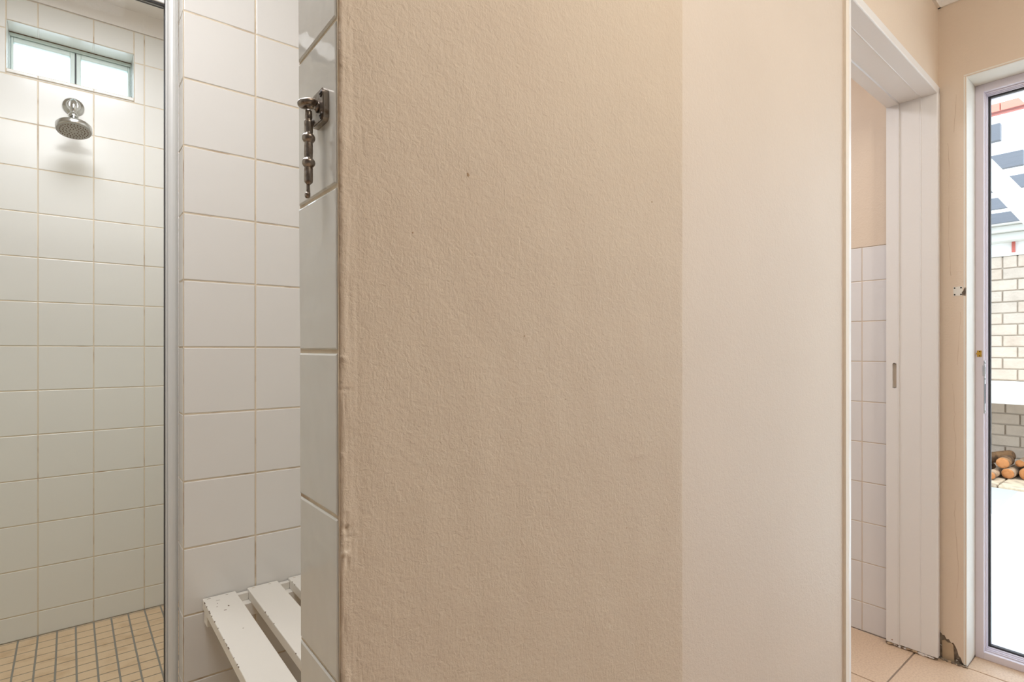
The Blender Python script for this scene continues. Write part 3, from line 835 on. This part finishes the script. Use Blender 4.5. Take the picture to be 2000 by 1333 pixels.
for n_, (c_, d_, L_, r_, bk, lab) in enumerate(LOGS):
    c_ = Vector(c_); d_ = Vector(d_).normalized(); c_.z = max(c_.z, -.016 + r_)
    lg = tag(empty('log', tuple(c_)), lab, 'log', 'firewood logs under the slab')
    mb = MB(); pts = []; rr = []
    for k in range(9):
        t = k / 8; off = Vector((noise.noise(Vector((n_, t * 2, 1))), noise.noise(Vector((n_, t * 2, 5))), noise.noise(Vector((n_, t * 2, 9))))) * .006 * (1 if k else 0)
        pts.append(tuple(c_ + d_ * L_ * t + off)); rr.append(r_ * (1 + .08 * noise.noise(Vector((n_ * 3, t * 4, 2)))))
    mb.tube(pts, rr, bk, 18)
    for i, v in enumerate(mb.v):
        w = Vector(v); w += (w - c_).normalized() * .003 * noise.noise(w * 45); mb.v[i] = tuple(w)
    mb.build('bark', lg)
    mb = MB(); M = Matrix.Translation(c_ - d_ * .002) @ (-d_).to_track_quat('Z', 'Y').to_matrix().to_4x4()
    mb.lathe([(r_ * .97, -.003), (r_ * .95, .003), (r_ * .6, .0045), (r_ * .12, .005)], ENDW, M, 20)
    mb.build('cut_end', lg)

# pergola
PG = mat('pergola_board_paint', lin(116, 117, 122), .7, bumps=[(30, .003, 4)], stretch=(1, .2, 1))
PW = mat('white_timber_paint', lin(238, 236, 226), .5)
pg = tag(empty('pergola', (4.5, .5, -.06)), 'courtyard pergola of grey boards with white timber braces', 'pergola')
for xx in (4.652, 5.40, 6.14, 6.92, 7.7):
    mb = MB(); mb.box((xx, .795, 2.40), (xx + .045, 3.6, 2.51), PG, .003); mb.build('board', pg)
for xx in (4.2, ):
    pass
mb = MB()   # long bearer the boards sit against, further along +y
mb.box((4.2, 3.0, 2.30), (8.1, 3.08, 2.398), PW, .004); mb.build('bearer', pg)
mb = MB(); mb.box((3.56, .02, -.06), (3.65, .11, 2.9), PW, .004); mb.build('post', pg)
mb = MB()
mb.prism([(.90, 2.405), (.10, 1.15), (.10, 1.00), (.105, .985), (.90, 2.25)], 0, 3.58, 3.63, PW)
br = mb.build('brace', pg)
mb = MB(); mb.prism([(.60, 2.36), (.10, 1.62), (.10, 2.36)], 0, 3.58, 3.63, PW); 
mb.build('brace', pg)
mb = MB(); mb.box((3.54, -1.5, 2.72), (3.67, 3.6, 2.86), PW, .004); mb.build('beam', pg)

# neighbouring house
HW = mat('white_house_wall', lin(244, 244, 240), .8)
RT = mat('red_roof_tile', lin(222, 134, 114), .8, bumps=[(6, .02, 3)])
REDP = mat('red_pipe', lin(220, 120, 108), .6)
nh = tag(empty('neighbour_house', (12, 3, -.06)), 'white neighbouring house with red tiled roof edge beyond the wall', 'house')
mb = MB(); mb.box((14.2, -6, -.06), (20, 12, 5.6), HW); mb.build('wall', nh)
mb = MB(); 
for k in range(45):
    yy = -6 + .4 * k
    mb.prism([(14.0, 5.68), (14.0, 5.83), (14.5, 5.95), (16.5, 6.6), (16.5, 6.4)], 1, yy, yy + .385, RT)
mb.build('roof', nh)
mb = MB(); mb.box((9.0, -4, 2.40), (9.3, 8, 2.50), CAPM, .01); mb.box((8.94, -4, 2.50), (9.3, 8, 2.58), CAPM, .01); mb.box((8.88, -4, 2.58), (9.3, 8, 2.68), CAPM, .01); mb.box((9.2, -4, -.06), (9.32, 8, 2.40), HW)
mb.build('lean_to', nh)
mb = MB(); mb.tube([(9.17, 1.44, -.06), (9.17, 1.44, 2.399)], .018, REDP, 10); mb.build('red_pipe', nh)
